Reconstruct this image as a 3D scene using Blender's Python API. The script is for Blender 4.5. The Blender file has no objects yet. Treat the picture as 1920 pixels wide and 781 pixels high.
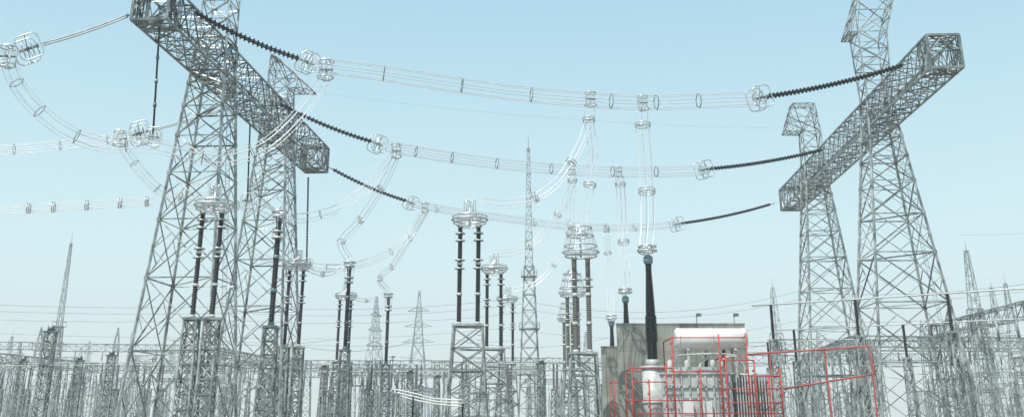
import bpy, math, random
from mathutils import Vector as V
random.seed(7)
SC = bpy.context.scene
COL = SC.collection
# ------------------------------------------------------------------ survey helper
F = 1870.0; TH = math.radians(19.3); HC = 1.8
CT, ST = math.cos(TH), math.sin(TH)
def S(px, py, Y):
    u = (px - 960) / F; v = (py - 130) / F
    d = CT + v * ST
    return V((u / d * Y, Y, HC + Y * (ST - v * CT) / d))
UP = V((0, 0, 1))
# ------------------------------------------------------------------ materials
def mat(name, col, rough=0.5, metal=0.0, var=0.15, scale=1.5, bump=0.0, spec=0.5, col2=None):
    m = bpy.data.materials.new(name); m.use_nodes = True
    nt = m.node_tree; b = nt.nodes["Principled BSDF"]
    tc = nt.nodes.new("ShaderNodeTexCoord")
    n = nt.nodes.new("ShaderNodeTexNoise"); n.inputs["Scale"].default_value = scale
    n.inputs["Detail"].default_value = 6
    nt.links.new(tc.outputs["Object"], n.inputs["Vector"])
    r = nt.nodes.new("ShaderNodeValToRGB")
    c2 = col2 if col2 else [min(1, c * (1 + var)) for c in col]
    r.color_ramp.elements[0].position = 0.3; r.color_ramp.elements[1].position = 0.7
    r.color_ramp.elements[0].color = (*[c * (1 - var) for c in col], 1)
    r.color_ramp.elements[1].color = (*c2, 1)
    nt.links.new(n.outputs["Fac"], r.inputs["Fac"])
    nt.links.new(r.outputs["Color"], b.inputs["Base Color"])
    b.inputs["Roughness"].default_value = rough
    b.inputs["Metallic"].default_value = metal
    b.inputs["Specular IOR Level"].default_value = spec
    if bump:
        bp = nt.nodes.new("ShaderNodeBump"); bp.inputs["Strength"].default_value = bump
        nt.links.new(n.outputs["Fac"], bp.inputs["Height"]); nt.links.new(bp.outputs["Normal"], b.inputs["Normal"])
    return m
M_STEEL = mat("galvanised_steel", (0.33, 0.355, 0.345), 0.36, 0.4, 0.75, 1.0)
M_STEELD = mat("weathered_steel", (0.21, 0.235, 0.23), 0.38, 0.4, 0.65, 1.0)
M_FAR = mat("hazed_galvanised_steel", (0.31, 0.345, 0.34), 0.5, 0.2, 0.5, 0.5)  # distance haze put into the colour of far steelwork
M_FAR2 = mat("far_hazed_galvanised_steel", (0.34, 0.39, 0.395), 0.7, 0.0, 0.35, 0.5)  # paler and bluer: air haze painted into the farthest steel
M_ALU = mat("bright_aluminium", (0.60, 0.63, 0.63), 0.35, 0.6, 0.3, 2)
M_WIRE = mat("aluminium_conductor", (0.74, 0.77, 0.78), 0.4, 0.3, 0.15, 2)
M_TUBE = mat("dull_aluminium_tube", (0.46, 0.49, 0.49), 0.5, 0.3, 0.2, 1)
M_INS = mat("dark_brown_porcelain", (0.012, 0.012, 0.014), 0.4, 0, 0.3, 2, spec=0.3)
M_BUSH = mat("black_porcelain", (0.008, 0.009, 0.012), 0.35, 0, 0.3, 2, spec=0.3)
M_COMP = mat("grey_composite_insulator", (0.13, 0.125, 0.115), 0.5, 0, 0.2, 2)
M_GREY = mat("light_grey_paint", (0.43, 0.455, 0.445), 0.45, 0, 0.3, 1.2)
M_WHITE = mat("cream_white_paint", (0.66, 0.67, 0.65), 0.45, 0, 0.12, 1.0)
M_RED = mat("red_pipe_paint", (0.40, 0.035, 0.028), 0.5, 0, 0.4, 3)
M_PINK = mat("faded_red_pipe_paint", (0.38, 0.09, 0.075), 0.6, 0, 0.3, 2)
M_TEAL = mat("blue_grey_cap_paint", (0.14, 0.22, 0.25), 0.4, 0.2, 0.2, 2)
M_CONC = mat("stained_concrete", (0.33, 0.335, 0.30), 0.9, 0, 0.2, 0.6, 0.15)
def conc_joints(m):
    nt = m.node_tree; b = nt.nodes["Principled BSDF"]
    ramp = [n for n in nt.nodes if n.type == 'VALTORGB'][0]
    tc = [n for n in nt.nodes if n.type == 'TEX_COORD'][0]
    mp = nt.nodes.new("ShaderNodeMapping"); mp.inputs["Rotation"].default_value = (math.radians(90), 0, 0)
    br = nt.nodes.new("ShaderNodeTexBrick"); br.offset = 0
    br.inputs["Scale"].default_value = 1.0; br.inputs["Brick Width"].default_value = 2.4; br.inputs["Row Height"].default_value = 1.2
    br.inputs["Mortar Size"].default_value = 0.03
    br.inputs["Color1"].default_value = (1, 1, 1, 1); br.inputs["Color2"].default_value = (0.82, 0.84, 0.83, 1); br.inputs["Mortar"].default_value = (0.7, 0.7, 0.7, 1)
    nt.links.new(tc.outputs["Object"], mp.inputs["Vector"]); nt.links.new(mp.outputs["Vector"], br.inputs["Vector"])
    n2 = nt.nodes.new("ShaderNodeTexNoise"); n2.inputs["Scale"].default_value = 1.0; n2.inputs["Detail"].default_value = 8
    mp2 = nt.nodes.new("ShaderNodeMapping"); mp2.inputs["Scale"].default_value = (1.6, 1.6, 0.15)
    nt.links.new(tc.outputs["Object"], mp2.inputs["Vector"]); nt.links.new(mp2.outputs["Vector"], n2.inputs["Vector"])
    r2 = nt.nodes.new("ShaderNodeValToRGB"); r2.color_ramp.elements[0].position = .35; r2.color_ramp.elements[1].position = .6
    r2.color_ramp.elements[0].color = (.72, .72, .70, 1); r2.color_ramp.elements[1].color = (1, 1, 1, 1)
    nt.links.new(n2.outputs["Fac"], r2.inputs["Fac"])
    a = nt.nodes.new("ShaderNodeMixRGB"); a.blend_type = 'MULTIPLY'; a.inputs[0].default_value = 1
    c = nt.nodes.new("ShaderNodeMixRGB"); c.blend_type = 'MULTIPLY'; c.inputs[0].default_value = 1
    nt.links.new(ramp.outputs["Color"], a.inputs[1]); nt.links.new(br.outputs["Color"], a.inputs[2])
    nt.links.new(a.outputs["Color"], c.inputs[1]); nt.links.new(r2.outputs["Color"], c.inputs[2])
    nt.links.new(c.outputs["Color"], b.inputs["Base Color"])
conc_joints(M_CONC)
M_GROUND = mat("dusty_gravel", (0.24, 0.22, 0.185), 0.95, 0, 0.3, 4.0, 0.3)
# ------------------------------------------------------------------ mesh builder
class MB:
    def __init__(s): s.v = []; s.f = []; s.sm = []
    def quad(s, a, b, c, d, sm=False):
        i = len(s.v); s.v += [a, b, c, d]; s.f.append((i, i+1, i+2, i+3)); s.sm.append(sm)
    def bar(s, a, b, w):            # solid square bar
        d = (b - a)
        if d.length < 1e-5: return
        d.normalize()
        r = d.cross(UP)
        if r.length < 0.05: r = d.cross(V((1, 0, 0)))
        r.normalize(); q = d.cross(r); h = w / 2; i = len(s.v)
        for p in (a, b):
            for sx, sy in ((-h, -h), (h, -h), (h, h), (-h, h)): s.v.append(p + r*sx + q*sy)
        for k in range(4):
            k2 = (k+1) % 4; s.f.append((i+k, i+k2, i+4+k2, i+4+k)); s.sm.append(False)
        s.f.append((i, i+3, i+2, i+1)); s.f.append((i+4, i+5, i+6, i+7)); s.sm += [False, False]
    def ang(s, a, b, w):            # angle section member
        d = (b - a)
        if d.length < 1e-5: return
        d.normalize()
        r = d.cross(UP)
        if r.length < 0.05: r = d.cross(V((1, 0, 0)))
        r.normalize(); q = d.cross(r)
        t = random.choice((0, 1, 2, 3)) * math.pi/2 + 0.3
        r, q = r*math.cos(t) + q*math.sin(t), q*math.cos(t) - r*math.sin(t)
        i = len(s.v)
        s.v += [a, a + r*w, a + q*w, b, b + r*w, b + q*w]
        s.f += [(i, i+1, i+4, i+3), (i, i+3, i+5, i+2)]; s.sm += [False, False]
    def box(s, c, sx, sy, sz):
        x, y, z = sx/2, sy/2, sz/2; i = len(s.v)
        for dz in (-z, z):
            for dx, dy in ((-x, -y), (x, -y), (x, y), (-x, y)): s.v.append(V((c[0]+dx, c[1]+dy, c[2]+dz)))
        for f in ((0,3,2,1),(4,5,6,7),(0,1,5,4),(1,2,6,5),(2,3,7,6),(3,0,4,7)):
            s.f.append(tuple(i+k for k in f)); s.sm.append(False)
    def tube(s, path, rad, n=6, closed=False, sm=True, caps=True):
        m = len(path)
        if m < 2: return
        tang = []
        for k in range(m):
            if closed: t = path[(k+1) % m] - path[k-1]
            else: t = path[min(k+1, m-1)] - path[max(k-1, 0)]
            if t.length < 1e-9: t = V((0, 0, 1))
            tang.append(t.normalized())
        r = tang[0].cross(UP)
        if r.length < 0.05: r = tang[0].cross(V((0, 1, 0)))
        r.normalize(); i = len(s.v)
        for k in range(m):
            t = tang[k]; r = r - t*r.dot(t); r.normalize(); q = t.cross(r)
            R = rad[k] if isinstance(rad, list) else rad
            for j in range(n):
                a = 2*math.pi*j/n; s.v.append(path[k] + r*(R*math.cos(a)) + q*(R*math.sin(a)))
        for k in range(m if closed else m-1):
            k2 = (k+1) % m
            for j in range(n):
                j2 = (j+1) % n
                s.f.append((i+k*n+j, i+k*n+j2, i+k2*n+j2, i+k2*n+j)); s.sm.append(sm)
        if not closed and caps:
            s.f.append(tuple(i+j for j in range(n))[::-1]); s.f.append(tuple(i+(m-1)*n+j for j in range(n))); s.sm += [False, False]
    def ring(s, c, ax, R, r, n=24, m=6):
        ax = ax.normalized(); a = ax.cross(V((0.1, 0.99, 0.05))) if abs(ax.y) < 0.9 else ax.cross(UP)
        a.normalize(); b = ax.cross(a)
        s.tube([c + a*(R*math.cos(2*math.pi*k/n)) + b*(R*math.sin(2*math.pi*k/n)) for k in range(n)], r, m, True)
    def rrect(s, c, a, b, w, h, cr, r, m=6):
        pts = []
        for qx, qy, a0 in ((1, 1, 0), (-1, 1, 90), (-1, -1, 180), (1, -1, 270)):
            for k in range(5):
                t = math.radians(a0 + k*22.5)
                pts.append(c + a*(qx*(w/2-cr) + cr*math.cos(t)) + b*(qy*(h/2-cr) + cr*math.sin(t)))
        s.tube(pts, r, m, True)
    def obj(s, name, parent, m, origin=None):
        o0 = V(origin) if origin is not None else (V(parent.location) if parent else V((0, 0, 0)))
        me = bpy.data.meshes.new(name)
        me.from_pydata([tuple(p - o0) for p in s.v], [], s.f)
        me.polygons.foreach_set("use_smooth", s.sm)
        me.materials.append(m); me.update()
        o = bpy.data.objects.new(name, me); COL.objects.link(o)
        if parent: o.parent = parent
        else: o.location = o0
        return o
def thing(name, loc, label, cat, group=None):
    e = bpy.data.objects.new(name, None); e.location = loc; e.empty_display_size = 0.5
    COL.objects.link(e); e["label"] = label; e["category"] = cat
    if group: e["group"] = group
    return e
def tag(o, label, cat, group=None):
    o["label"] = label; o["category"] = cat
    if group: o["group"] = group
    return o
def dup(root, loc, rot=0.0, scale=1.0, label=None):
    c = root.copy(); COL.objects.link(c); c.location = loc
    c.rotation_euler = (0, 0, rot); c.scale = (scale, scale, scale)
    if label: c["label"] = label
    for ch in list(root.children):
        k = ch.copy(); COL.objects.link(k); k.parent = c
    return c
def crom(p, n=8):
    q = [p[0]*2 - p[1]] + p + [p[-1]*2 - p[-2]]; out = []
    for i in range(1, len(q)-2):
        a, b, c, d = q[i-1], q[i], q[i+1], q[i+2]
        for k in range(n):
            t = k/n
            out.append(0.5*((2*b) + (c-a)*t + (2*a-5*b+4*c-d)*t*t + (3*b-a-3*c+d)*t**3))
    out.append(q[-2]); return out
def lerp(a, b, t): return a + (b-a)*t
# ------------------------------------------------------------------ lattice
def lattice(mb, A, B, lev, wl, wb, red=False, solid=True, plan=False, single=False):
    for i in range(len(lev)-1):
        r0 = [lerp(A[k], B[k], lev[i]) for k in range(4)]; r1 = [lerp(A[k], B[k], lev[i+1]) for k in range(4)]
        for k in range(4):
            k2 = (k+1) % 4
            (mb.bar if solid else mb.ang)(r0[k], r1[k], wl)
            mb.ang(r1[k], r1[k2], wb)
            if single:
                if (i+k) % 2: mb.ang(r0[k], r1[k2], wb)
                else: mb.ang(r0[k2], r1[k], wb)
            else:
                mb.ang(r0[k], r1[k2], wb); mb.ang(r0[k2], r1[k], wb)
            if i == 0: mb.ang(r0[k], r0[k2], wb)
            if red:
                w0 = (r0[k]-r0[k2]).length; w1 = (r1[k]-r1[k2]).length; t = w0/(w0+w1)
                c = lerp(r0[k], r1[k2], t); g = wb*0.62
                for P, Q in ((r0[k], r1[k]), (r0[k2], r1[k2])):
                    m = lerp(P, Q, 0.5)
                    mb.ang(m, lerp(P, c, 0.5), g); mb.ang(m, lerp(Q, c, 0.5), g)
        if plan:
            mb.ang(r1[0], r1[2], wb)
def sq(x, y, z, h, rot=0.0):
    out = []
    for a, b in ((-h, -h), (h, -h), (h, h), (-h, h)):
        out.append(V((x + a*math.cos(rot) - b*math.sin(rot), y + a*math.sin(rot) + b*math.cos(rot), z)))
    return out
# ------------------------------------------------------------------ big gantries
ZB = 39.8
def gantry(p0, p1, towers, inward, peaks, bases, heads, label):
    root = thing("lattice_gantry", (towers[0][0], towers[0][1], 0), label, "gantry", "tall line gantries of the switchyard")
    d = V((p1[0]-p0[0], p1[1]-p0[1], 0)); L = d.length; d.normalize(); l = V((d.y, -d.x, 0))
    rot = math.atan2(d.y, d.x)
    hw, hh = 1.75, 1.9
    def sec(t):
        c = V((p0[0], p0[1], ZB)) + d*t
        return [c - l*hw - UP*hh, c + l*hw - UP*hh, c + l*hw + UP*hh, c - l*hw + UP*hh]
    mb = MB(); n = int(L/2.8)
    lv = [k/n for k in range(n+1)]
    lattice(mb, sec(0), sec(L), lv, 0.20, 0.115, plan=True)
    for t in (0, L):
        s_ = sec(t); c = (s_[0]+s_[2])/2
        for k in range(4):
            m = (s_[k]+s_[(k+1) % 4])/2; m2 = (s_[(k+1) % 4]+s_[(k+2) % 4])/2
            mb.ang(m, m2, .12); mb.ang(m, c, .12); mb.bar(s_[k], s_[(k+1) % 4], .24)
        for t2 in ((1.1, 2.2, 3.3) if t == 0 else (L-1.1, L-2.2, L-3.3)):
            q = sec(t2)
            for k in range(4):
                mb.ang(s_[k], q[(k+1) % 4], .11); mb.ang(s_[(k+1) % 4], q[k], .11); mb.ang(q[k], q[(k+1) % 4], .13)
                mb.ang((s_[k]+s_[(k+1) % 4])/2, (q[(k+1) % 4]+q[(k+2) % 4])/2, .1)
    for e in (.38, .62):
        a0 = sec(0); a1_ = sec(L); mb.bar(lerp(a0[0], a0[1], e), lerp(a1_[0], a1_[1], e), .08)
    for k in range(int(L/1.0)):
        a = sec(k*1.0); mb.ang(lerp(a[0], a[1], .38), lerp(a[0], a[1], .62), .08)
    mb.obj("beam", root, M_STEELD)
    for (x, y), pk, hb0, hd in zip(towers, peaks, bases, heads):
        mb = MB()
        top = ZB - hh
        zs = [0, 8.2, 15.2, 21.2, 26.2, 30.4, 33.8, 36.4, top+0.0]
        lv = [z/top for z in zs]
        lattice(mb, sq(x, y, 0, hb0, rot), sq(x, y, top, 1.85, rot), lv, 0.25, 0.13, red=True, plan=True)
        lattice(mb, sq(x, y, top, 1.85, rot), sq(x, y, ZB+hh+.1, 1.7, rot), [0, .5, 1], 0.22, 0.115)
        for z in zs[1:-1]:
            for c in sq(x, y, z, hb0 + (1.85-hb0)*z/top, rot): mb.box(c, .36, .36, .4)
        f0 = sq(x, y, 0, hb0, rot); f1 = sq(x, y, top, 1.85, rot)
        for s_ in (-.22, .22):
            mb.bar(lerp(f0[0], f0[1], .5)+V((s_, 0, 0)), lerp(f1[0], f1[1], .5)+V((s_, 0, 0)), .04)
        for k in range(110):
            c = lerp(lerp(f0[0], f0[1], .5), lerp(f1[0], f1[1], .5), k/110); mb.ang(c-V((.22, 0, 0)), c+V((.22, 0, 0)), .04)
        mb.obj("lattice_column", root, M_STEEL)
        mb = MB(); zt = pk
        n2 = max(2, int((zt-ZB-hh)/2.2))
        hw2 = 1.9 if hd == 'lean' else 1.45
        lattice(mb, sq(x, y, ZB+hh+.1, 1.6, rot), sq(x, y, zt, hw2, rot), [k/n2 for k in range(n2+1)], 0.18, 0.11)
        s4 = sq(x, y, zt, hw2, rot)
        outs = sorted([c for c in s4 if (c.x-x)*inward < 0], key=lambda c: c.y); ins = sorted([c for c in s4 if (c.x-x)*inward > 0], key=lambda c: c.y)
        if hd == 'wedge':
            tops = [c + V((inward*.1, 0, 5.0)) for c in outs]; tins = [c + V((inward*.9, 0, 4.7)) for c in outs]; tw = 3.1
        elif hd == 'box':
            tops = [c + V((inward*.5, 0, 4.8)) for c in outs]; tins = [c + V((inward*1.2, 0, 4.8)) for c in ins]; tw = 2.9
        else:
            tops = [c + V((-inward*2.1, 0, 6.5)) for c in outs]; tins = [c + V((-inward*1.2, 0, 6.5)) for c in ins]; tw = 1.2
        toes = [c + V((inward*tw, 0, 0)) for c in ins]
        for i in (0, 1):
            mb.bar(outs[i], tops[i], .17); mb.bar(tins[i], toes[i], .16); mb.bar(ins[i], toes[i], .16); mb.bar(tops[i], tins[i], .16)
            h1 = lerp(outs[i], tops[i], .5); h2 = lerp(toes[i], tins[i], .5)
            for A_, B_ in ((outs[i], h2), (ins[i], tins[i]), (ins[i], tops[i]), (ins[i], h2), (h1, h2), (h1, tins[i]), (h1, ins[i]), (h2, lerp(ins[i], toes[i], .5))): mb.ang(A_, B_, .12)
        for A_, B_ in ((tins, toes), (ins, toes), (outs, tops), (tops, tins)):
            for k in range(4):
                t, t2 = k/3, min(1, (k+1)/3)
                mb.ang(lerp(A_[0], B_[0], t), lerp(A_[1], B_[1], t), .11)
                if k < 3: mb.ang(lerp(A_[0], B_[0], t), lerp(A_[1], B_[1], t2), .11); mb.ang(lerp(A_[1], B_[1], t), lerp(A_[0], B_[0], t2), .11)
        mb.obj("earth_wire_peak", root, M_STEEL)
    return root
gantry((-34.8, 88.6), (-30.4, 151.6), [(-33.2, 105), (-32.2, 132)], 1, [55, 44.8], [4.5, 4.7], ['wedge', 'wedge'],
       "tall galvanised lattice gantry with box beam on two tapered towers")
gantry((47.4, 102.4), (51.2, 181.5), [(48.6, 127), (50.2, 162.3)], -1, [51.0, 47.3], [5.9, 5.3], ['lean', 'box'],
       "tall galvanised lattice gantry carrying the far string ends")
# ------------------------------------------------------------------ insulator strings & corona hardware
def cage(root, c, d, s=1.0):
    d = d.normalized(); l = d.cross(UP)
    l.normalize(); u = l.cross(d)
    mb = MB()
    for sg in (-1, 1):
        mb.rrect(c + l*(.5*s*sg) + d*(.18*sg), d, u, 1.75*s, 2.1*s, .45*s, .055*s)
        for e in (-1, 1): mb.bar(c, c + l*(.5*s*sg) + d*(.18*sg) + u*(1.05*s*e), .06*s)
        mb.rrect(c + d*.35*s*sg, l, u, 1.3*s, 1.1*s, .4*s, .045*s)
        mb.bar(c + d*.35*s*sg - u*.55*s, c + d*.35*s*sg + u*.55*s, .05*s)
    mb.bar(c - d*.5*s, c + d*.5*s, .1*s)
    mb.obj("corona_ring", root, M_ALU)
    mb = MB(); mb.bar(c - d*.7*s, c + d*.7*s, .18*s); mb.bar(c - l*.5*s, c + l*.5*s, .15*s)
    mb.obj("yoke_plate", root, M_STEELD)
def tension(a, b, label, s=1.0, dark=True, r1=0.27, sag=.35, pitch=.46):
    root = thing("insulator_string", a, label, "insulator", "tension insulator strings")
    d = (b-a).normalized(); l = d.cross(UP).normalized()
    a2 = a + d*1.2; b2 = b - d*.9
    for sg in (-1, 1):
        mb = MB(); L = (b2-a2).length
        pts = []; rad = []
        off = l*(.3*sg)
        m = int(L/pitch)
        for k in range(m):
            for f, r_ in ((0, .08), (.4, .1), (.45, r1), (.7, r1*.85), (.78, .08)):
                t = (k+f)/m; pts.append(lerp(a2, b2, t) - UP*(sag*4*t*(1-t)) + off); rad.append(r_)
        if dark: mb.tube(pts, rad, 9, sm=False)
        else: mb.tube(pts[::5], .075, 6)
        mb.obj("disc_string", root, M_INS if dark else M_GREY)
    mb = MB(); mb.bar(a, a2, .12); mb.bar(a2-l*.35, a2+l*.35, .16); mb.obj("end_fitting", root, M_STEELD)
    mb = MB(); mb.bar(b2-l*.4, b2+l*.4, .16); mb.bar(b2, b, .12); mb.obj("end_fitting", root, M_STEELD)
    cage(root, b, d, s)
    return root
def hang(a, b, label, ribbed=True, r1=.18):
    root = thing("suspension_insulator", a, label, "insulator", "hanging jumper insulators")
    L = (b-a).length; mb = MB()
    if ribbed:
        n = int(L/.4)*2; mb.tube([lerp(a, b, k/n) for k in range(n+1)], [r1 if k % 2 else .07 for k in range(n+1)], 8, sm=False)
        mb.obj("disc_string", root, M_INS)
    else:
        mb.tube([a, lerp(a, b, .3), lerp(a, b, .6), b], .1, 8); mb.obj("insulator_rod", root, M_INS)
        for t in (.28, .5, .72):
            mb = MB(); mb.tube([lerp(a, b, t), lerp(a, b, t+.03)], .17, 8); mb.obj("rod_coupling", root, M_STEELD)
    cage(root, b - UP*.3, V((1, .1, 0)), .85)
def bundle(pts, R, nw, spac, label, rw=.032, sp='ring', name="conductor_bundle", n=8, squash=1.0, bow=0.0, rs=.035, sw=.06):
    path = crom([V(p) for p in pts], n)
    root = thing(name, path[0], label, "power line", "bundled aluminium conductors")
    m = len(path); T = []
    for k in range(m): T.append((path[min(k+1, m-1)] - path[max(k-1, 0)]).normalized())
    r = T[0].cross(UP)
    if r.length < .2: r = V((1, 0, 0))
    r.normalize(); fr = []
    for k in range(m):
        t = T[k]; r = (r - t*r.dot(t)).normalized(); fr.append((r.copy(), t.cross(r)))
    def rad(k):
        t = k/(m-1)
        return R*(1 + bow*math.sin(math.pi*t))
    for w in range(nw):
        a = 2*math.pi*(w+.5)/nw; mb = MB()
        mb.tube([path[k] + fr[k][0]*(rad(k)*math.cos(a)) + fr[k][1]*(rad(k)*math.sin(a)*squash) for k in range(m)], rw, 4)
        mb.obj("conductor", root, M_WIRE)
    for t in spac:
        k = min(m-1, max(0, int(t*(m-1)))); mb = MB(); rk = rad(k)
        if sp == 'ring':
            a, b = fr[k]
            for e in (-.14, .14): mb.ring(path[k] + T[k]*e, T[k], rk*1.12, rs*1.3, 20)
            for e in (-1, 1):
                mb.bar(path[k]+a*rk*1.12*e-T[k]*.14, path[k]+a*rk*1.12*e+T[k]*.14, .05); mb.bar(path[k]+b*rk*1.12*e-T[k]*.14, path[k]+b*rk*1.12*e+T[k]*.14, .05)
            mb.bar(path[k]-a*rk*1.12, path[k]+a*rk*1.12, .04); mb.bar(path[k]-b*rk*1.12, path[k]+b*rk*1.12, .04)
            mb.obj("spacer_ring", root, M_ALU)
        else:
            c = path[k]
            P = [c + fr[k][0]*(rk*math.cos(2*math.pi*(w+.5)/nw)) + fr[k][1]*(rk*math.sin(2*math.pi*(w+.5)/nw)*squash) for w in range(nw)]
            for w in range(nw): mb.bar(P[w], P[(w+1) % nw], sw)
            mb.obj("spacer", root, M_STEELD)
    return root
TS = "double string of dark porcelain discs tensioned from gantry beam"
def PA(px, py): return S(px, py, 91.5 + (px-340)*0.0106)
def PB(px, py): return S(px, py, 120 + (px-505)*0.0233)
def PC(px, py): return S(px, py, 151 + (px-612)*0.0368)
tension(PA(345, 14), PA(576, 117), TS, 1.0)
tension(PA(1707, 119), PA(1424, 184), TS, 1.15)
tension(PB(508, 188), PB(708, 270), TS, 1.05, pitch=.5)
tension(PB(1552, 279), PB(1320, 318), TS, 1.15, pitch=.5)
tension(PC(612, 312), PC(770, 380), TS, 1.0, pitch=.56)
tension(PC(1453, 381), PC(1269, 420), TS, 1.1, pitch=.56)
LB = "bundle of six bright aluminium conductors with spacers between gantries"
bundle([PA(584, 120), PA(720, 138), PA(850, 158), PA(980, 176), PA(1108, 187), PA(1205, 192), PA(1310, 189), PA(1420, 185)], .8, 6,
       [.16, .32, .45, .63, .75, .87], LB, .040, 'hex', sw=.08)
bundle([PB(712, 271), PB(790, 286), PB(868, 298), PB(955, 309), PB(1060, 318), PB(1160, 322), PB(1240, 322), PB(1316, 319)], .72, 6,
       [.13, .26, .4, .55, .7, .85], LB, .042, 'hex', sw=.09)
bundle([PC(774, 381), PC(840, 394), PC(970, 412), PC(1045, 422), PC(1130, 426), PC(1190, 426), PC(1265, 421)], .58, 6,
       [.14, .4, .55, .7, .85], LB, .042, 'ring')
def leadclamp(c, s=1.0):
    root = thing("lead_clamp", c, "bright aluminium corona cage clamped on conductor bundle", "corona cage", "take-off clamps on the conductor bundles")
    mb = MB(); x = V((1, .1, 0)).normalized()
    for e in (-.45, .45):
        mb.rrect(c + V((0, e*s, 0)), x, UP, .95*s, 1.8*s, .42*s, .05*s)
        mb.bar(c + V((0, e*s, -.9*s)), c + V((0, e*s, .9*s)), .05*s)
    mb.ring(c + UP*.75*s, UP, .66*s, .055*s, 22); mb.ring(c - UP*.7*s, UP, .7*s, .055*s, 22)
    for z, r in ((.75, .66), (-.7, .7)): mb.bar(c + V((0, -r*s, z*s)), c + V((0, r*s, z*s)), .05*s)
    mb.bar(c - UP*.8*s, c + UP*.8*s, .08*s)
    mb.obj("corona_ring", root, M_ALU)
    mb = MB(); mb.bar(c - x*.6*s, c + x*.6*s, .12*s); mb.bar(c - V((0, .45*s, 0)), c + V((0, .45*s, 0)), .11*s)
    mb.obj("clamp_body", root, M_STEELD)
leadclamp(PA(611, 131), 1.15); leadclamp(PB(743, 283), 1.05); leadclamp(PC(797, 389), .9)
leadclamp(PA(1107, 186), .9); leadclamp(PA(1205, 193), .9); leadclamp(PB(1160, 322), .8); leadclamp(PB(1072, 318), .8); leadclamp(PC(1137, 428), .75)
TG = "pale double rod insulator string reaching away from gantry beam"
tension(S(262, 22, 89.5), S(52, 92, 86.5), TG, 1.15, dark=False, sag=.2)
tension(S(430, 203, 118.5), S(262, 250, 117), TG, 1.25, dark=False, sag=.1)
tension(S(560, 306, 148), S(484, 350, 147), TG, 1.1, dark=False, sag=.05)
leadclamp(S(14, 106, 86.2), 1.15); leadclamp(S(224, 260, 116.5), 1.1); leadclamp(S(400, 362, 146), .95)
LL = "bundle of six aluminium conductors leaving the gantry"
bundle([S(400, 364, 146), S(300, 376, 144.5), S(200, 382, 143), S(100, 388, 141.5), S(0, 393, 140), S(-160, 402, 138)], .62, 6, [.13, .26, .37, .495, .61, .72], LL, .038, 'ring', rs=.065)
bundle([S(262, 252, 117), S(180, 264, 116), S(90, 275, 115), S(0, 282, 114), S(-150, 290, 112)], .6, 6, [.2, .45, .7], LL, .038, 'hex')
bundle([S(14, 106, 86.2), S(-60, 118, 85), S(-200, 132, 84)], .6, 6, [.4], LL, .036, 'hex')
LJ = "drooping jumper bundle of thin conductors passing under gantry beam"
bundle([S(14, 110, 86.2), S(28, 150, 86.3), S(62, 196, 86.7), S(120, 243, 87.5), S(190, 270, 88.5), S(285, 272, 89.5), S(370, 294, 90.5), S(440, 295, 91.5), S(505, 268, 92.5), S(570, 205, 93.6), S(608, 145, 94.3)],
       .66, 6, [.12, .23, .34, .45, .62, .75], LJ, .029, 'hex', sw=.06)
bundle([S(226, 266, 116.5), S(262, 318, 117), S(310, 362, 118), S(390, 388, 119), S(465, 385, 121), S(540, 408, 122), S(620, 395, 123.5), S(690, 350, 124.8), S(741, 290, 125.5)],
       .6, 5, [.1, .22, .48, .72], LJ, .032, 'hex', sw=.06)
bundle([S(402, 366, 146), S(440, 440, 147), S(510, 490, 148), S(575, 498, 150), S(650, 500, 152), S(720, 478, 155), S(765, 445, 157), S(797, 395, 158)],
       .55, 5, [.25, .5, .75], LJ, .034, 'hex', sw=.06)
hang(S(299, 50, 90.5), S(287, 252, 90.5), "long dark rod insulator holding jumper bundle", False)
hang(S(469, 232, 121), S(464, 372, 121), "long dark rod insulator holding jumper bundle", False)
hang(S(578, 332, 150), S(575, 492, 150), "ribbed porcelain insulator hanging from beam end")
# ---- down leads
LD = "vertical down-lead of parallel aluminium conductors with ring spacers"
def lead(pts, R, sp, nw=6, bow=.0, rw=.034, lab=LD, rs=.045): bundle(pts, R, nw, sp, lab, rw, 'ring', "down_lead", 8, 1, bow, rs)
LC = "curved multi-wire lead with ring spacers dropping to equipment"
lead([PA(1107, 200), S(1104, 224, 99.6), S(1112, 285, 99.4), S(1106, 346, 99.2), S(1094, 400, 99), S(1090, 440, 98.6)], .55, [.2, .6, 1.0])
lead([PA(1205, 205), S(1205, 234, 100.6), S(1210, 300, 100.5), S(1213, 358, 100.2), S(1214, 420, 99.4), S(1210, 468, 98.4)], .68, [.2, .6, 1.0], bow=.1)
lead([PB(1160, 330), S(1163, 345, 135.2), S(1166, 400, 135), S(1169, 453, 134), S(1173, 500, 133), S(1171, 545, 132.5)], .6, [.2, .6, 1.0], bow=.1, rw=.038)
lead([PC(1137, 436), S(1140, 480, 170), S(1144, 540, 169), S(1146, 602, 167.5)], .5, [.3, 1.0], bow=.1, rw=.038)
lead([PB(1072, 328), S(1073, 345, 133), S(1068, 400, 133), S(1071, 450, 132.6), S(1073, 510, 132)], .55, [.2, .7, 1.0], rw=.036)
lead([S(1104, 222, 99.6), S(1092, 262, 99.2), S(1068, 308, 98.8), S(1040, 345, 98.5), S(998, 372, 98.2), S(945, 382, 98), S(896, 376, 98)], .45, [.33, .66], nw=5, lab=LC, rw=.029)
lead([S(1073, 345, 133), S(1050, 395, 132.8), S(1008, 450, 132.4), S(965, 472, 132), S(930, 476, 131.8)], .45, [.3, .6], nw=5, lab=LC, rw=.033)
lead([PC(1065, 424), S(1060, 460, 168), S(1038, 497, 167.6), S(1005, 530, 167.2), S(957, 545, 167)], .4, [.5], nw=4, lab=LC, rw=.036)
lead([S(743, 292, 125.5), S(718, 345, 127.5), S(675, 412, 130), S(640, 452, 131.5), S(652, 484, 132)], .5, [.3, .5, .75], nw=5, lab=LC, rw=.035)
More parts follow.
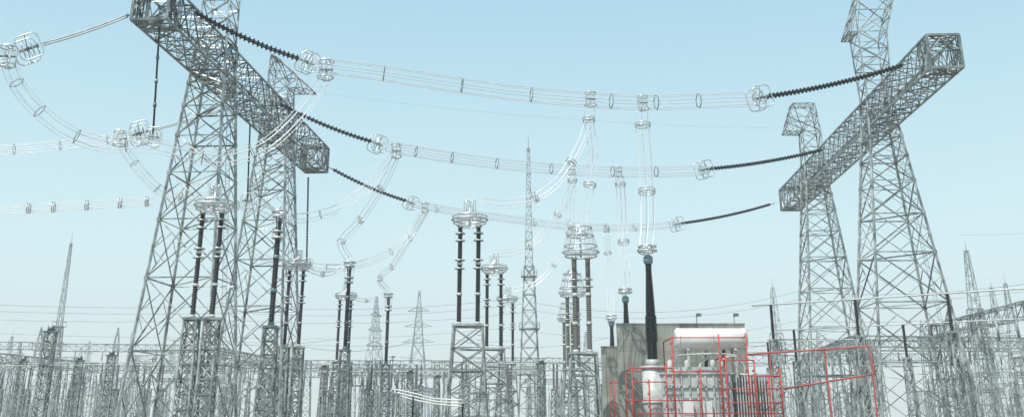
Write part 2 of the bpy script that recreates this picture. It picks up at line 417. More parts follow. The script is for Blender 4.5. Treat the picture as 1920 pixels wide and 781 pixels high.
lead([S(797, 398, 158), S(772, 440, 160), S(738, 495, 163), S(712, 522, 165), S(726, 542, 167)], .45, [.3, .55, .78], nw=5, lab=LC, rw=.038)
LK = "slack four-wire link between two pieces of equipment"
lead([S(652, 492, 132), S(620, 512, 131), S(590, 510, 130), S(558, 492, 129)], .3, [.5], nw=4, lab=LK, rw=.026)
lead([S(726, 548, 167), S(700, 560, 166), S(675, 562, 165), S(651, 552, 163)], .3, [.5], nw=4, lab=LK, rw=.03)
# ------------------------------------------------------------------ equipment
def ribbed(mb, a, b, r0, r1, pitch=.2):
    L = (b-a).length; n = max(4, int(L/pitch)*2)
    mb.tube([lerp(a, b, k/n) for k in range(n+1)], [(r1 if k % 2 else r0) for k in range(n+1)], 10, sm=False)
def ped(mb, x, y, z, h0, h1, n, wl=.15, wb=.095):
    lattice(mb, sq(x, y, 0, h0), sq(x, y, z, h1), [k/n for k in range(n+1)], wl, wb, plan=True)
    mb.box((x, y, z+.1), h1*2+.3, h1*2+.3, .2)
def part(mb, o, name, root, m):
    mb.v = [p + o for p in mb.v]; return mb.obj(name, root, m)
def arrester(loc, split=False, R=1.75, sp=.9, label=None):
    root = thing("surge_arrester", loc, label or "pair of dark stacked insulator columns under wide ring on lattice stand", "surge arrester", "ring-topped insulator stacks in the yard")
    o = V(loc); z0 = 10.1
    if split:
        for e in (-1, 1):
            mb = MB(); ped(mb, e*sp, 0, z0, .72, .55, 8); part(mb, o, "lattice_stand", root, M_STEEL)
    else:
        mb = MB(); ped(mb, 0, 0, z0, 2.0, 1.35, 5)
        for k in range(24): mb.ang(V((.9, -2.0+.027*k, .42*k)), V((1.3, -2.0+.027*k, .42*k)), .05)
        part(mb, o, "lattice_stand", root, M_STEEL)
    for e, dy in ((-1, 0.0), (1, -.2)):
        px = e*sp; mb = MB()
        for s0, s1 in ((.1, 3.0), (3.0, 5.9), (5.9, 9.6)):
            ribbed(mb, V((px, dy, z0+s0)), V((px, dy, z0+s1)), .17, .25)
        part(mb, o, "insulator_column", root, M_INS)
        for zz in (z0+.32, z0+3.05, z0+5.95, z0+9.6):
            mb = MB(); mb.tube([V((px, dy, zz-.13)), V((px, dy, zz+.13))], .27, 10); part(mb, o, "metal_flange", root, M_GREY)
        for zz in (z0+5.5, z0+6.3, z0+8.2, z0+8.9):
            mb = MB(); mb.ring(V((px, dy, zz)), UP, .45, .07, 18)
            mb.bar(V((px-.45, dy, zz)), V((px+.45, dy, zz)), .04); part(mb, o, "grading_ring", root, M_ALU)
    mb = MB(); zr = z0+10.3
    for dz, rr, t in ((.0, R, .1), (.34, R*.96, .07), (-.32, R*.9, .07), (.15, R*.6, .05), (.6, R*.45, .05), (-.6, R*.7, .05)):
        mb.ring(V((0, .15, zr+dz)), UP, rr, t, 36, 8)
    for k in range(8):
        a = math.pi*k/4; c = V((0, .15, 0)); dv = V((math.cos(a), math.sin(a), 0))
        mb.bar(c + UP*(zr+.15), c + dv*R + UP*zr, .05); mb.bar(c + dv*R*.7 + UP*(zr-.6), c + dv*R*.9 + UP*(zr-.32), .045); mb.bar(c + dv*R*.9 + UP*(zr-.32), c + dv*R*.96 + UP*(zr+.34), .045); mb.bar(c + dv*R*.45 + UP*(zr+.6), c + dv*R*.96 + UP*(zr+.34), .045)
    part(mb, o, "corona_ring", root, M_ALU)
    mb = MB()
    mb.tube([V((0, .15, zr-.6)), V((0, .15, zr+1.3))], .1, 8)
    mb.bar(V((-.35, .15, zr+1.3)), V((.35, .15, zr+1.3)), .08)
    for e in (-.32, .32):
        mb.rrect(V((e, .15, zr+1.35)), V((0, 1, 0)), UP, .7, 1.1, .3, .05); mb.rrect(V((e, .15, zr+1.35)), V((1, 0, 0)), UP, .5, 1.2, .22, .045)
    part(mb, o, "top_terminal", root, M_ALU)
    return root
def gx(px, py, Y): return S(px, py, Y).x
a1 = arrester((gx(878, 600, 98), 98, 0))
dup(a1, (gx(926, 600, 132), 132, 0)); dup(a1, (gx(951, 600, 167), 167, 0))
a2 = arrester((gx(385, 540, 91), 91, 0), split=True, label="stacked dark columns under wide ring on twin lattice legs")
dup(a2, (gx(550, 600, 128.5), 128.5, 0)); dup(a2, (gx(645, 620, 162.5), 162.5, 0))
def post(loc):
    root = thing("post_insulator", loc, "single tall black insulator column with stacked rings on lattice leg", "post insulator", "single ring-topped post insulators")
    o = V(loc); mb = MB(); ped(mb, 0, 0, 10.0, .8, .55, 8); part(mb, o, "lattice_stand", root, M_STEEL)
    mb = MB()
    for s0, s1 in ((10.2, 13.5), (13.5, 16.7), (16.7, 20.4)): ribbed(mb, V((0, 0, s0)), V((0, 0, s1)), .22, .3)
    part(mb, o, "insulator_column", root, M_INS)
    for zz in (10.4, 13.55, 16.75, 20.4):
        mb = MB(); mb.tube([V((0, 0, zz-.25)), V((0, 0, zz+.15))], .32, 10); part(mb, o, "metal_flange", root, M_TEAL)
    mb = MB()
    L = ((21.2, .72), (20.7, .6), (19.2, .52), (18.6, .52))
    for zz, r in L: mb.ring(V((0, 0, zz)), UP, r, .12, 24, 8)
    for k in range(4):
        d = V((math.cos(k*math.pi/2), math.sin(k*math.pi/2), 0))
        for (za, ra), (zb, rb) in zip(L[:-1], L[1:]): mb.bar(d*ra + UP*za, d*rb + UP*zb, .045)
        mb.bar(UP*20.6, d*.72 + UP*21.2, .06)
    part(mb, o, "corona_ring", root, M_ALU)
    return root
p1 = post((gx(512, 560, 98), 98, 0))
dup(p1, (gx(650, 600, 132), 132, 0)); dup(p1, (gx(726, 620, 167), 167, 0))
def cagepost(loc):
    root = thing("voltage_transformer", loc, "grey insulator columns topped by conical cage of aluminium rings", "voltage transformer", "cage-topped column sets")
    o = V(loc); mb = MB(); ped(mb, 0, 0, 7.6, 1.5, 1.2, 4); part(mb, o, "lattice_stand", root, M_STEEL)
    for e, dy in ((-.68, 0), (.62, -.3)):
        mb = MB()
        for s0, s1 in ((7.7, 10.4), (10.4, 13.2), (13.2, 16.8)): ribbed(mb, V((e, dy, s0)), V((e, dy, s1)), .2, .27)
        part(mb, o, "insulator_column", root, M_COMP)
        for zz in (7.9, 10.45, 13.15, 16.7):
            mb = MB(); mb.tube([V((e, dy, zz-.16)), V((e, dy, zz+.16))], .29, 10); part(mb, o, "metal_flange", root, M_GREY)
        for zz in (13.9, 14.6):
            mb = MB(); mb.ring(V((e, dy, zz)), UP, .46, .05, 18); mb.bar(V((e-.46, dy, zz)), V((e+.46, dy, zz)), .04); part(mb, o, "grading_ring", root, M_ALU)
    mb = MB()
    L = ((19.7, 1.12), (18.9, 1.3), (17.9, 1.6), (17.3, 1.8), (16.9, 1.55))
    for z, r in L: mb.ring(V((0, .1, z)), UP, r, .075, 36, 8)
    for k in range(16):
        a = math.pi*k/8; d = V((math.cos(a), math.sin(a), 0))
        for (z0, r0), (z1, r1) in zip(L[:-1], L[1:]): mb.bar(d*r0 + V((0, .1, z0)), d*r1 + V((0, .1, z1)), .04)
        if k % 4 == 0: mb.bar(V((0, .1, 17.3)), d*1.8 + V((0, .1, 17.3)), .07); mb.bar(V((0, .1, 19.7)), d*1.1 + V((0, .1, 19.7)), .05)
    mb.tube([V((0, .1, 16.8)), V((0, .1, 20))], .1, 8)
    part(mb, o, "corona_cage", root, M_ALU)
    return root
c1 = cagepost((gx(1092, 600, 98.6), 98.6, 0))
dup(c1, (gx(1075, 640, 132), 132, 0)); dup(c1, (gx(1066, 650, 167), 167, 0))
# ------------------------------------------------------------------ transformers
def transformer(loc):
    o = V(loc)
    root = thing("power_transformer", loc, "large light grey power transformer with cream conservator and black bushing", "transformer", "row of single-phase power transformers")
    def fin(mb, name, m): return part(mb, o, name, root, m)
    mb = MB(); mb.box((4.9, 0, 3.1), 6.4, 3.4, 5.2); mb.box((4.9, 0, 5.8), 6.7, 3.7, .16); mb.box((4.9, 0, .3), 7.0, 4.0, .4)
    mb.box((4.6, 0, 6.15), 4.6, 2.2, .5)
    for k in range(9): mb.box((1.95+k*.74, -1.78, 3.1), .14, .16, 5.0)
    for z in (1.6, 4.6): mb.box((4.9, -1.8, z), 6.3, .12, .16)
    fin(mb, "tank", M_GREY)
    mb = MB(); mb.tube([V((1.1, -.1, .5)), V((1.1, -.1, 6.3))], 1.05, 24); mb.tube([V((1.1, -.1, 6.3)), V((1.1, -.1, 6.5))], 1.2, 24)
    mb.tube([V((1.1, -.1, 6.5)), V((1.1, -.1, 7.1))], .62, 18)
    mb.tube([V((1.1, -.1, 3.2)), V((1.1, -.1, 3.35))], 1.15, 24)
    mb.tube([V((1.1, -.1, 4.6)), V((2.6, -.1, 4.6))], .7, 16)
    fin(mb, "bushing_turret", M_GREY)
    mb = MB()
    n = 96; pts = []; rr = []
    for k in range(n+1):
        t = k/n; z = 7.1 + 8.9*t; w = .52 if t < .18 else (.52 - .04*(t-.18)/.35 if t < .53 else max(.33, .48-.4*(t-.53)))
        if .18 < t < .45: w += .08
        pts.append(V((1.1, -.1, z))); rr.append(w if k % 2 else w-.08)
    mb.tube(pts, rr, 16, sm=False); fin(mb, "bushing", M_BUSH)
    mb = MB(); mb.tube([V((1.1, -.1, 16.0)), V((1.1, -.1, 16.2)), V((1.1, -.1, 16.7)), V((1.1, -.1, 16.9))], [.34, .46, .46, .2], 16); fin(mb, "bushing_cap", M_TEAL)
    mb = MB()
    for z, r in ((17.3, .85), (17.75, .8)): mb.ring(V((1.1, -.1, z)), UP, r, .1, 28, 8)
    for k in range(4):
        d = V((math.cos(k*math.pi/2), math.sin(k*math.pi/2), 0)); mb.bar(V((1.1, -.1, 16.8)), V((1.1, -.1, 17.3)) + d*.85, .07); mb.bar(V((1.1, -.1, 17.3)) + d*.85, V((1.1, -.1, 17.75)) + d*.8, .06)
    fin(mb, "corona_ring", M_ALU)
    mb = MB(); c0 = V((3.2, -.6, 8.95))
    xs = [0, .05, .18, .22, 6.6, 6.64, 6.77, 6.82]; rs = [.6, .85, .95, .98, .98, .95, .85, .6]
    mb.tube([c0 + V((x, 0, 0)) for x in xs], rs, 32)
    for x in (.3, 3.4, 6.5): mb.tube([c0+V((x, 0, 0)), c0+V((x+.1, 0, 0))], 1.03, 32)
    fin(mb, "conservator", M_WHITE)
    for x in (4.3, 8.7):
        mb = MB()
        for y in (-1.2, .2): mb.bar(V((x, y, 5.8)), V((x, y, 8.1)), .2)
        mb.bar(V((x, -1.5, 7.95)), V((x, .5, 7.95)), .22); mb.bar(V((x, -1.2, 5.9)), V((x, .2, 7.9)), .12)
        fin(mb, "conservator_bracket", M_GREY)
    for yy in (-.9, 1.1):
        mb = MB()
        for i in range(14): mb.box((8.6+i*.26, yy, 3.6), .1, 1.1, 4.0)
        mb.tube([V((8.0, yy, 5.7)), V((12.2, yy, 5.7))], .13, 8); mb.tube([V((8.0, yy, 1.5)), V((12.2, yy, 1.5))], .13, 8)
        fin(mb, "radiator", M_GREY)
    mb = MB(); mb.tube(crom([V((6.2, -.6, 8)), V((6.2, -.6, 7.3)), V((5.6, -.5, 6.8)), V((5.4, -.4, 6.3))], 5), .12, 8); fin(mb, "oil_pipe", M_GREY)
    mb = MB(); mb.tube(crom([V((3.1, -1.5, 6.2)), V((3.1, -1.9, 7.0)), V((3.6, -1.9, 7.4)), V((8.3, -1.9, 7.4)), V((8.6, -1.9, 6)), V((8.6, -1.9, 5.4))], 5), .09, 8); fin(mb, "oil_pipe", M_GREY)
    mb = MB(); mb.tube(crom([V((7.5, -1.2, 6.0)), V((7.5, -1.2, 7.0)), V((8.4, -1.2, 7.3)), V((9.4, -1.0, 6.6)), V((9.6, -.9, 5.8))], 5), .12, 8); fin(mb, "oil_pipe", M_GREY)
    for x in (2.6, 4.2, 6.6):
        mb = MB(); mb.tube([V((x, -.9, 5.9)), V((x, -.9, 6.9)), V((x, -.9, 7.05))], [.25, .25, .1], 12); fin(mb, "cable_riser", M_GREY)
    for x in (3.9, 5.6):
        mb = MB(); mb.box((x, -2.05, 2.6), .9, .4, 1.5); fin(mb, "control_cabinet", M_WHITE)
    mb = MB()
    for e in (-.2, .2): mb.bar(V((6.9+e, -1.95, .4)), V((6.9+e, -1.95, 6.4)), .05)
    for k in range(20): mb.bar(V((6.7, -1.95, .5+k*.3)), V((7.1, -1.95, .5+k*.3)), .04)
    fin(mb, "ladder", M_STEEL)
    for x in (6.2, 7.8):
        mb = MB(); ribbed(mb, V((x, .5, 6.3)), V((x+.3, .9, 8.2)), .12, .2); fin(mb, "small_bushing", M_INS)
    return root
tx = gx(1220, 600, 98) - 1.1
t1 = transformer((tx, 98, 0))
dup(t1, (gx(1174, 600, 132)-1.1, 132, 0)); dup(t1, (gx(1147, 620, 167.5)-1.1, 167.5, 0))
def sprink(loc):
    o = V(loc); root = thing("fire_sprinkler_frame", loc, "red pipe frame of water spray system around transformer", "sprinkler pipes", "red deluge pipe frames")
    xs = (-1.2, .3, 1.9, 2.6, 5.0, 6.9, 7.4, 9.4, 10.0, 11.2, 12.3)
    hs = (6.4, 5.2, 6.6, 9.0, 6.2, 9.2, 7.4, 9.3, 6.9, 5.6, 6.2)
    def T(name, a, b, r=.06):
        mb = MB(); mb.tube([V(a), V(b)], r, 6); part(mb, o, name, root, M_RED)
    for x, h in zip(xs, hs): T("riser_pipe", (x, -2.9, 0), (x, -2.9, h), .072)
    for z, x0, x1 in ((6.2, -1.2, 2.6), (5.0, -1.2, 1.9), (3.4, -1.2, 5.0), (8.9, 2.6, 9.4), (6.9, 6.9, 10.0), (5.5, 9.4, 12.3), (4.4, 6.9, 12.3), (3.2, 6.9, 12.3), (5.9, 2.6, 6.9), (2.3, -1.2, 12.3)):
        T("header_pipe", (x0, -2.9, z), (x1, -2.9, z), .055)
    for x, z in ((-1.2, 6.2), (2.6, 8.9), (9.4, 9.0), (12.3, 5.5), (-1.2, 3.4), (12.3, 3.2), (5.0, 5.9), (7.4, 7.2)):
        T("header_pipe", (x, -2.9, z), (x, 2.6, z), .06)
    for x, z in ((-1.2, 6.2), (2.6, 8.9), (9.4, 9.0), (12.3, 5.5)): T("riser_pipe", (x, 2.6, 0), (x, 2.6, z), .065)
    for x0, x1, z in ((-1.2, 2.6, 6.2), (9.4, 12.3, 5.5)): T("header_pipe", (x0, 2.6, z), (x1, 2.6, z), .055)
    for x, h in zip(xs, hs):
        for z in (2.7, 3.8, 4.8, 5.8, 7.0, 8.2):
            if z < h:
                mb = MB(); mb.tube([V((x, -2.9, z)), V((x, -2.5, z+.15))], .035, 5); mb.tube([V((x, -2.52, z+.1)), V((x, -2.36, z+.2))], [.05, .12], 8)
                part(mb, o, "spray_nozzle", root, M_RED)
    return root
s1 = sprink((tx, 98, 0)); dup(s1, (tx+1.6, 132, 0))
def wall(x0, x1, y, h, lab):
    mb = MB(); mb.box(((x0+x1)/2, y, h/2), x1-x0, .5, h); mb.box(((x0+x1)/2, y, h+.06), x1-x0+.1, .62, .12)
    for x in (x0+.3, x1-.3): mb.box((x, y-.3, h/2-.2), .6, .1, h-.4)
    o = mb.obj("fire_wall", None, M_CONC, ((x0+x1)/2, y, 0)); tag(o, lab, "wall", "concrete blast walls between transformers"); return o
wall(10.9, 24.2, 107, 11.1, "tall stained grey concrete fire wall behind transformer")
wall(12.2, 25.0, 141.5, 11.1, "tall stained grey concrete fire wall behind transformer")
def flood(loc):
    o = V(loc); root = thing("floodlight", loc, "small floodlight on bent bracket atop concrete wall", "floodlight", "yard floodlights")
    mb = MB(); mb.tube([o, o+V((0, 0, .7))], .045, 6); mb.tube([o+V((0, 0, .65)), o+V((.3, -.2, .8))], .04, 6); mb.obj("bracket", root, M_STEELD)
    mb = MB(); mb.box(o+V((.2, -.2, .85)), .5, .35, .3); mb.obj("lamp_head", root, M_STEELD)
flood((19.3, 107, 11.22)); flood((23.2, 107, 11.22))
# ------------------------------------------------------------------ tubular bus
def tubebus(a, b, posts, lab, r=.06, m=M_TUBE, pst=M_INS):
    root = thing("tubular_busbar", a, lab, "busbar", "rigid tube busbars on posts")
    a = V(a); b = V(b); mb = MB(); mb.tube([lerp(a, b, k/12) for k in range(13)], r, 8); mb.obj("tube_conductor", root, m)
    for t in posts:
        c = lerp(a, b, t); mb = MB(); ribbed(mb, V((c.x, c.y, c.z-3.5)), V((c.x, c.y, c.z-.05)), .11, .18); mb.obj("insulator_column", root, pst)
        mb = MB(); lattice(mb, sq(c.x, c.y, 0, .42), sq(c.x, c.y, c.z-3.6, .33), [k/7 for k in range(8)], .1, .07); mb.box((c.x, c.y, c.z-3.5), .8, .8, .15)
        mb.obj("lattice_stand", root, M_STEEL)
LT = "long aluminium tube busbar resting on slim lattice-mounted posts"
tubebus((24.7, 105, 12.8), (58, 82, 12.8), (.05, .26, .47, .68, .9), LT, .08)
tubebus((30, 118, 11.4), (70, 92, 11.4), (.05, .3, .55, .8), LT, .06)
tubebus((33, 146, 12.0), (90, 120, 12.0), (.05, .25, .45, .65, .85), LT, .06)
for (ax, ay, bx_, by_, Y, dy) in ((-28, 150, 8, 146, 9.2, 0), (-30, 158, 9, 155, 8.6, 0), (-32, 176, 10, 172, 10.5, 0), (-82, 160, -42, 152, 9.5, 0), (-86, 178, -44, 172, 10.8, 0)):
    tubebus((ax, ay, Y), (bx_, by_, Y), (.04, .22, .4, .58, .76, .94), LT, .06, M_TUBE, M_COMP)
def firemain(pts, lab, sup):
    P = [V(p) for p in pts]; root = thing("fire_main_pipe", P[0], lab, "pipe", "faded red fire mains")
    mb = MB(); mb.tube(P, .09, 8); mb.obj("pipe_run", root, M_PINK)
    for p in sup:
        mb = MB(); mb.bar(V((p[0], p[1], 0)), V((p[0], p[1], p[2]-.09)), .12); mb.obj("support_post", root, M_PINK)
A_ = S(1398, 664, 97); B_ = S(1630, 648, 92); C_ = S(1640, 700, 92); D_ = S(1470, 728, 97)
firemain([A_, lerp(A_, B_, .5), B_, C_, lerp(C_, D_, .5), D_], "faded red overhead pipe loop on steel posts beside transformer", [lerp(A_, B_, .2), lerp(A_, B_, .65), B_, lerp(C_, D_, .5)])
# ------------------------------------------------------------------ masts
def mast(loc, H, h0, lab, m=M_STEEL, group="lightning masts", plats=(), wl=.2, wb=.12, knee=.52, n1=9, n2=14):
    o = V(loc); root = thing("lightning_mast", loc, lab, "lightning mast", group)
    mb = MB(); zk = H*knee
    lattice(mb, sq(0, 0, 0, h0), sq(0, 0, zk, h0*.42), [1-(1-k/n1)**1.15 for k in range(n1+1)], wl, wb)
    lattice(mb, sq(0, 0, zk, h0*.34), sq(0, 0, H*.93, h0*.12), [k/n2 for k in range(n2+1)], wl*.7, wb*.7, single=True)
    part(mb, o, "lattice_shaft", root, m)
    mb = MB(); mb.tube([o+V((0, 0, H*.92)), o+V((0, 0, H))], wl*.3, 5); mb.obj("lightning_rod", root, m)
    for z in plats:
        mb = MB(); w = (h0*(1-z/zk) + h0*.42*(z/zk) if z < zk else h0*.34)+.5
        mb.box((0, 0, z), 2*w, 2*w, .12)
        for c in sq(0, 0, z, w): mb.bar(c, c+UP*1.1, .07)
        q = sq(0, 0, z+1.1, w)
        for k in range(4): mb.bar(q[k], q[(k+1) % 4], .07)
        part(mb, o, "service_platform", root, m)
    return root
def zt(py, Y): return S(960, py, Y).z
mast((gx(993, 700, 190), 190, 0), zt(243, 190), 2.1, "tall slender grey lattice mast with platforms and rod tip", plats=(9.5, 17.5, zt(518, 190)), wl=.19, wb=.11, knee=.52)
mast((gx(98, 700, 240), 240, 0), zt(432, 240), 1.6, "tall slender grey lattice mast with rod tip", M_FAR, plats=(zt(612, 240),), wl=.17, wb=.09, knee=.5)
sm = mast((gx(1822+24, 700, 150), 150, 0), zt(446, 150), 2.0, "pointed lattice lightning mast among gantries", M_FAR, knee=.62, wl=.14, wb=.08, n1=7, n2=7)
for px, py, Y, m in ((1462, 520, 210, 0), (1884, 520, 200, 0), (1912, 512, 210, 0), (12, 618, 330, 0), (146, 640, 360, 0), (1508, 600, 300, 0), (240, 610, 330, 0)):
    H0 = zt(446, 150); dup(sm, (gx(px, 700, Y), Y, 0), random.random(), zt(py, Y)/H0)
def pylon(loc, H=46):
    o = V(loc); root = thing("transmission_tower", loc, "distant pale lattice transmission tower with cross-arms", "pylon", "distant transmission towers")
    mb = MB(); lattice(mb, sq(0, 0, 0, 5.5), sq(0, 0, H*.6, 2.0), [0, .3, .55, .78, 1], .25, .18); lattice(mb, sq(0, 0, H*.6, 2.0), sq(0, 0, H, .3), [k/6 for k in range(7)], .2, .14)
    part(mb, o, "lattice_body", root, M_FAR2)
    for z, w in ((H*.6, 6.5), (H*.72, 5.5), (H*.84, 4.5)):
        mb = MB()
        for e in (-1, 1):
            for y in (-.7, .7): mb.ang(V((0, y, z)), V((e*w, 0, z+.2)), .18); mb.ang(V((0, y, z+2)), V((e*w, 0, z+.2)), .16)
            for t in (.3, .6): mb.ang(V((e*w*t, -.5, z)), V((e*w*t, .5, z+1.5)), .14)
        part(mb, o, "cross_arm", root, M_FAR2)
    return root
H5 = zt(545, 420)
py1 = pylon((gx(782, 700, 420), 420, 0), H5)
for px, Y, s in ((700, 440, 1), (1540, 600, 1), (160, 700, 1), (320, 620, .9), (1320, 640, .9), (30, 560, .8), (1100, 560, .9)):
    dup(py1, (gx(px, 700, Y), Y, 0), 1.1, s)
# ------------------------------------------------------------------ portal gantries of the lower yard
def portal_mesh(nb, span, H, m, bw=.75, spikes=True, wl=.13, wb=.08):
    mb = MB()
    for i in range(nb+1):
        x = (i-nb/2)*span
        lattice(mb, sq(x, 0, 0, 1.0), sq(x, 0, H, .5), [k/8 for k in range(9)], wl, wb, single=True)
        if spikes: lattice(mb, sq(x, 0, H, .5), sq(x, 0, H+3.5, .05), [k/3 for k in range(4)], wl*.7, wb*.8, single=True)
    n = int(nb*span/2.0); x0 = -nb*span/2-1; x1 = -x0
    A = [V((x0, -bw, H-1.5)), V((x0, bw, H-1.5)), V((x0, bw, H)), V((x0, -bw, H))]; B = [V((-p.x, p.y, p.z)) for p in A]
    lattice(mb, A, B, [k/n for k in range(n+1)], wl*.8, wb, single=True)
    for k in range(nb*3):
        x = x0 + (x1-x0)*(k+.5)/(nb*3)
        mb.tube([V((x, bw, H-1.5)), V((x, bw, H-3.4))], [.12, .12], 6)
    return mb
def put_mesh(base, loc, rot, s, label, cat, grp, name):
    o = bpy.data.objects.new(name, base); COL.objects.link(o); o.location = loc; o.rotation_euler = (0, 0, rot); o.scale = (s, s, s)
    return tag(o, label, cat, grp)
def mesh_of(mb, name, m):
    me = bpy.data.meshes.new(name); me.from_pydata([tuple(p) for p in mb.v], [], mb.f); me.polygons.foreach_set("use_smooth", mb.sm); me.materials.append(m); me.update(); return me
random.seed(11)
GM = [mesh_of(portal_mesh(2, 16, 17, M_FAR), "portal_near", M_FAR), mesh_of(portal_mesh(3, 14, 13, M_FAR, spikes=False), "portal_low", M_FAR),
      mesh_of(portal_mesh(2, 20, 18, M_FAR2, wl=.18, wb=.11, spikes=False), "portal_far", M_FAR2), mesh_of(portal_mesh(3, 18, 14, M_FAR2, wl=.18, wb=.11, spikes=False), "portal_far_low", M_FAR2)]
LG = "pale galvanised portal gantry with lattice beam in the lower yard"
def pg(px, Y, rot, k, s=1.0): put_mesh(GM[k], (gx(px, 750, Y), Y, 0), rot, s, LG, "gantry", "portal gantries of the lower yard", "portal_gantry")
for px, Y, rot, k, s in ((205, 235, .12, 0, 1.05), (60, 200, 1.45, 1, 1), (330, 260, .1, 1, 1.1), (640, 210, .05, 1, 1), (830, 245, .1, 1, 1.0),
                      (1010, 205, .08, 1, .95), (1450, 215, .1, 1, 1.1), (1560, 190, 1.45, 1, 1.1), (1720, 165, .1, 1, 1.05), (1800, 200, 1.5, 0, 1.05), (1880, 150, .15, 1, 1.0),
                      (1650, 240, .1, 0, .95), (480, 240, 1.5, 1, 1.2), (-60, 215, .1, 0, 1), (1990, 180, 1.4, 1, 1), (1905, 112, 1.52, 1, 1.02),
                      (780, 190, .07, 1, .8), (560, 185, .1, 1, .85), (180, 180, .1, 1, .85), (700, 172, .08, 1, .72)):
    pg(px, Y, rot, k, s)
for Y in (310, 380, 460):
    for j in range(5):
        pg(-80 + 2080*(j+random.random())/5, Y+random.uniform(-15, 15), random.choice((.08, .08, 1.5)), random.choice((2, 3)), random.uniform(.85, 1.1))
def yardpost():
    mb = MB(); lattice(mb, sq(0, 0, 0, .4), sq(0, 0, 6, .34), [k/6 for k in range(7)], .1, .06)
    mb.box((0, 0, 6.1), 1.2, 1.2, .15)
    mb.tube([V((0, 0, 6.1)), V((0, 0, 10.8))], .17, 8); mb.ring(V((0, 0, 10.7)), UP, .5, .07, 14); mb.bar(V((-.5, 0, 10.7)), V((.5, 0, 10.7)), .06); mb.tube([V((-.5, 0, 10.8)), V((1.6, 0, 10.9))], .06, 6)
    return mb
def yardpost2():
    mb = MB()
    for x in (-1.4, 1.4):
        lattice(mb, sq(x, 0, 0, .32), sq(x, 0, 7.1, .28), [k/6 for k in range(7)], .09, .055); mb.tube([V((x, 0, 7.1)), V((x, 0, 10.3))], .15, 8)
    mb.box((0, 0, 7.1), 4.4, .7, .22); mb.tube([V((-1.4, 0, 10.2)), V((1.4, 0, 10.3))], .07, 6)
    return mb
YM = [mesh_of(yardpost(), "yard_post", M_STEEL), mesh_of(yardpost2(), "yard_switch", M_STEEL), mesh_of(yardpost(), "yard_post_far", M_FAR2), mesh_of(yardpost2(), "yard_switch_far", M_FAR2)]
random.seed(5)
def yard(px, Y, k, rot, s):
    put_mesh(YM[k], (gx(px, 750, Y), Y, 0), rot, s,
                 "small pale post insulator on slim lattice stand" if k % 2 == 0 else "small twin-post disconnector on lattice stands",
                 "post insulator" if k % 2 == 0 else "disconnector", "small switchyard equipment", "yard_post_insulator" if k % 2 == 0 else "yard_disconnector")
for Y0 in (150, 178, 205, 240, 300):
    for j in range(16):
        px = -20 + 1960*(j + random.random()*.8)/16; Y = Y0 + random.uniform(-8, 8)
        if Y < 190 and (1080 < px < 1480): continue
        k = random.choice((0, 1)) + (2 if Y0 > 230 else 0)
        yard(px, Y, k, random.choice((0, .1, 1.5)), random.uniform(.8, 1.2) * (.75 if Y < 165 else 1))
def drumpost(loc):
    o = V(loc); root = thing("equipment_support", loc, "slim dense lattice support with square head plate", "support column", "slim lattice equipment supports")
    mb = MB(); lattice(mb, sq(0, 0, 0, .75), sq(0, 0, 13.0, .6), [k/12 for k in range(13)], .16, .11); part(mb, o, "lattice_shaft", root, M_STEEL)
    mb = MB(); mb.box((0, 0, 13.1), 1.9, 1.5, .22); mb.tube([V((0, 0, 13.2)), V((0, 0, 13.9))], .5, 12); part(mb, o, "head_plate", root, M_STEELD)
    return root
d1 = drumpost((gx(84, 700, 141), 141, 0))
for px, Y, s in ((205, 150, .8), (146, 175, .85), (40, 165, .8), (607, 185, .8), (770, 150, .62), (820, 160, .6), (1015, 120, .6)):
    dup(d1, (gx(px, 700, Y), Y, 0), .2, s)
# ------------------------------------------------------------------ long thin wires
def wire(a, b, sag, r, lab="thin overhead wire strung across the yard", name="overhead_wire"):
    mb = MB(); mb.tube([lerp(a, b, k/24) - UP*(sag*4*(k/24)*(1-k/24)) for k in range(25)], r, 4)
    tag(mb.obj(name, None, M_STEELD, a), lab, "wire", "thin overhead wires")
wire(S(580, 172, 132), S(1470, 240, 162.5), 1.2, .009, "thin earth wire between gantry peaks", "earth_wire")
wire(S(1800, 440, 180), S(2000, 430, 180), .3, .015)
for py, py2, Y in ((569, 574, 230), (581, 586, 236), (597, 600, 250), (622, 632, 280), (648, 640, 300)):
    wire(S(-60, py, Y), S(450, py2, Y), .5, .04); wire(S(450, py2, Y), S(980, py-12, Y), 1.5, .035)
for py, Y in ((545, 200), (560, 230), (600, 260)):
    wire(S(990, py+20, Y), S(1500, py, Y), 3, .03); wire(S(1500, py, Y), S(2000, py-25, Y-40), 1.5, .03)
for k in range(20):
    a = random.uniform(0, 1700); Y = random.uniform(190, 300); py = random.uniform(630, 720)
    wire(S(a, py, Y), S(a+random.uniform(150, 320), py+random.uniform(-12, 12), Y+random.uniform(-30, 30)), random.uniform(1, 2.5), .04)
# ------------------------------------------------------------------ pale ducts
for k in range(3):
    a = [S(735+k*9, 728+k*7, 86), S(775, 736+k*6, 86), S(815, 746+k*5, 86), S(868, 749+k*6, 86)]
    root = thing("bus_duct", a[0], "pale curved metal duct on short steel posts", "duct", "pale curved ducts")
    mb = MB(); mb.tube(crom(a, 6), .06, 10); mb.obj("duct_tube", root, M_WHITE)
    for p in (a[1], a[3]):
        mb = MB(); mb.bar(V((p.x, p.y, 0)), V((p.x, p.y, p.z-.05)), .12); mb.obj("support_post", root, M_STEEL)
# ------------------------------------------------------------------ ground
mb = MB(); mb.quad(V((-4000, -500, 0)), V((4000, -500, 0)), V((4000, 6000, 0)), V((-4000, 6000, 0)))
g = mb.obj("ground", None, M_GROUND); g["kind"] = "structure"; g["label"] = "dusty gravel yard surface"
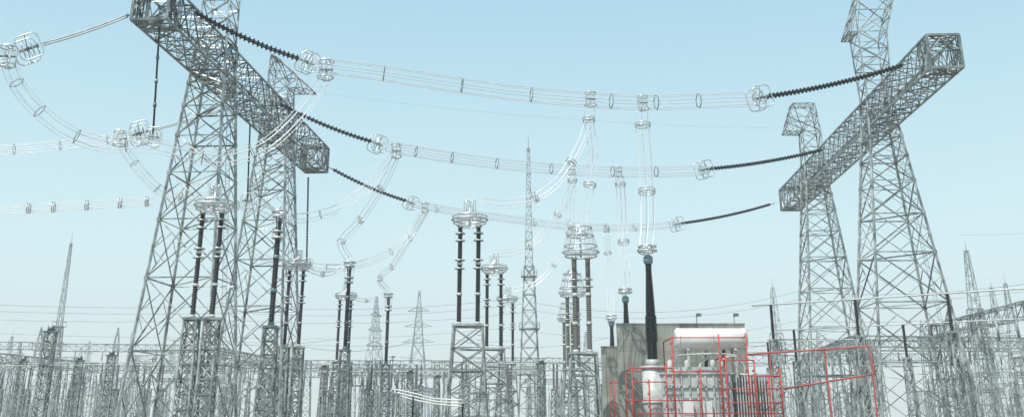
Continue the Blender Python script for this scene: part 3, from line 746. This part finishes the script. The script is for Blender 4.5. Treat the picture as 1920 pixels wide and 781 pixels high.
# ------------------------------------------------------------------ dusty air over the yard
hz = bpy.data.materials.new("dusty_air"); hz.use_nodes = True
hn = hz.node_tree; hn.nodes.remove(hn.nodes["Principled BSDF"])
vs = hn.nodes.new("ShaderNodeVolumeScatter"); vs.inputs["Density"].default_value = .0006; vs.inputs["Color"].default_value = (.90, .985, 1, 1); vs.inputs["Anisotropy"].default_value = 0.0
hn.links.new(vs.outputs[0], hn.nodes["Material Output"].inputs["Volume"])
mb = MB(); mb.box((0, 400, 45), 1600, 960, 89.8)
h = mb.obj("haze", None, hz, (0, 400, 0)); h["kind"] = "structure"; h["label"] = "dusty hazy air over the yard"
# ------------------------------------------------------------------ light
w = bpy.data.worlds.new("World"); SC.world = w; w.use_nodes = True
nt = w.node_tree; bg = nt.nodes["Background"]; sky = nt.nodes.new("ShaderNodeTexSky"); sky.sky_type = 'NISHITA'; sky.sun_disc = False
sky.sun_elevation = math.radians(58); sky.sun_rotation = math.radians(215); sky.air_density = 1.0; sky.dust_density = 2.5; sky.ozone_density = 1.5
tc = nt.nodes.new("ShaderNodeTexCoord"); sp = nt.nodes.new("ShaderNodeSeparateXYZ"); rp = nt.nodes.new("ShaderNodeValToRGB")
nt.links.new(tc.outputs["Generated"], sp.inputs[0]); nt.links.new(sp.outputs["Z"], rp.inputs["Fac"])
e = rp.color_ramp.elements; e[0].position = 0.0; e[0].color = (.86, 1.0, 1.0, 1); e[1].position = 1.0; e[1].color = (.12, .22, .36, 1)
x = e.new(.15); x.color = (.72, .97, 1.0, 1); x = e.new(.42); x.color = (.42, .71, .88, 1)
ml = nt.nodes.new("ShaderNodeVectorMath"); ml.operation = 'SCALE'; ml.inputs["Scale"].default_value = 1.08/.12
nt.links.new(rp.outputs["Color"], ml.inputs[0])
mx = nt.nodes.new("ShaderNodeMixRGB"); mx.inputs[0].default_value = .82
nt.links.new(sky.outputs[0], mx.inputs[1]); nt.links.new(ml.outputs[0], mx.inputs[2])
nt.links.new(mx.outputs[0], bg.inputs["Color"]); bg.inputs["Strength"].default_value = 0.12
ld = bpy.data.lights.new("sun", 'SUN'); ld.energy = 5.0; ld.angle = math.radians(.5); ld.color = (1, .97, .9)
lo = bpy.data.objects.new("sun", ld); COL.objects.link(lo)
az = math.radians(215); el = math.radians(58)
dv = V((math.sin(az)*math.cos(el), math.cos(az)*math.cos(el), math.sin(el)))
lo.rotation_euler = dv.to_track_quat('Z', 'Y').to_euler()
# ------------------------------------------------------------------ camera
cd = bpy.data.cameras.new("camera"); cam = bpy.data.objects.new("camera", cd); COL.objects.link(cam)
cam.location = (0, 0, HC); cam.rotation_euler = (math.radians(90)+TH, 0, 0)
cd.sensor_fit = 'HORIZONTAL'; cd.sensor_width = 36; cd.lens = 36*F/1920; cd.shift_y = -(390.5-130)/1920
cd.clip_start = .5; cd.clip_end = 9000
SC.camera = cam
SC.view_settings.view_transform = 'Standard'; SC.view_settings.look = 'None'; SC.view_settings.exposure = 0
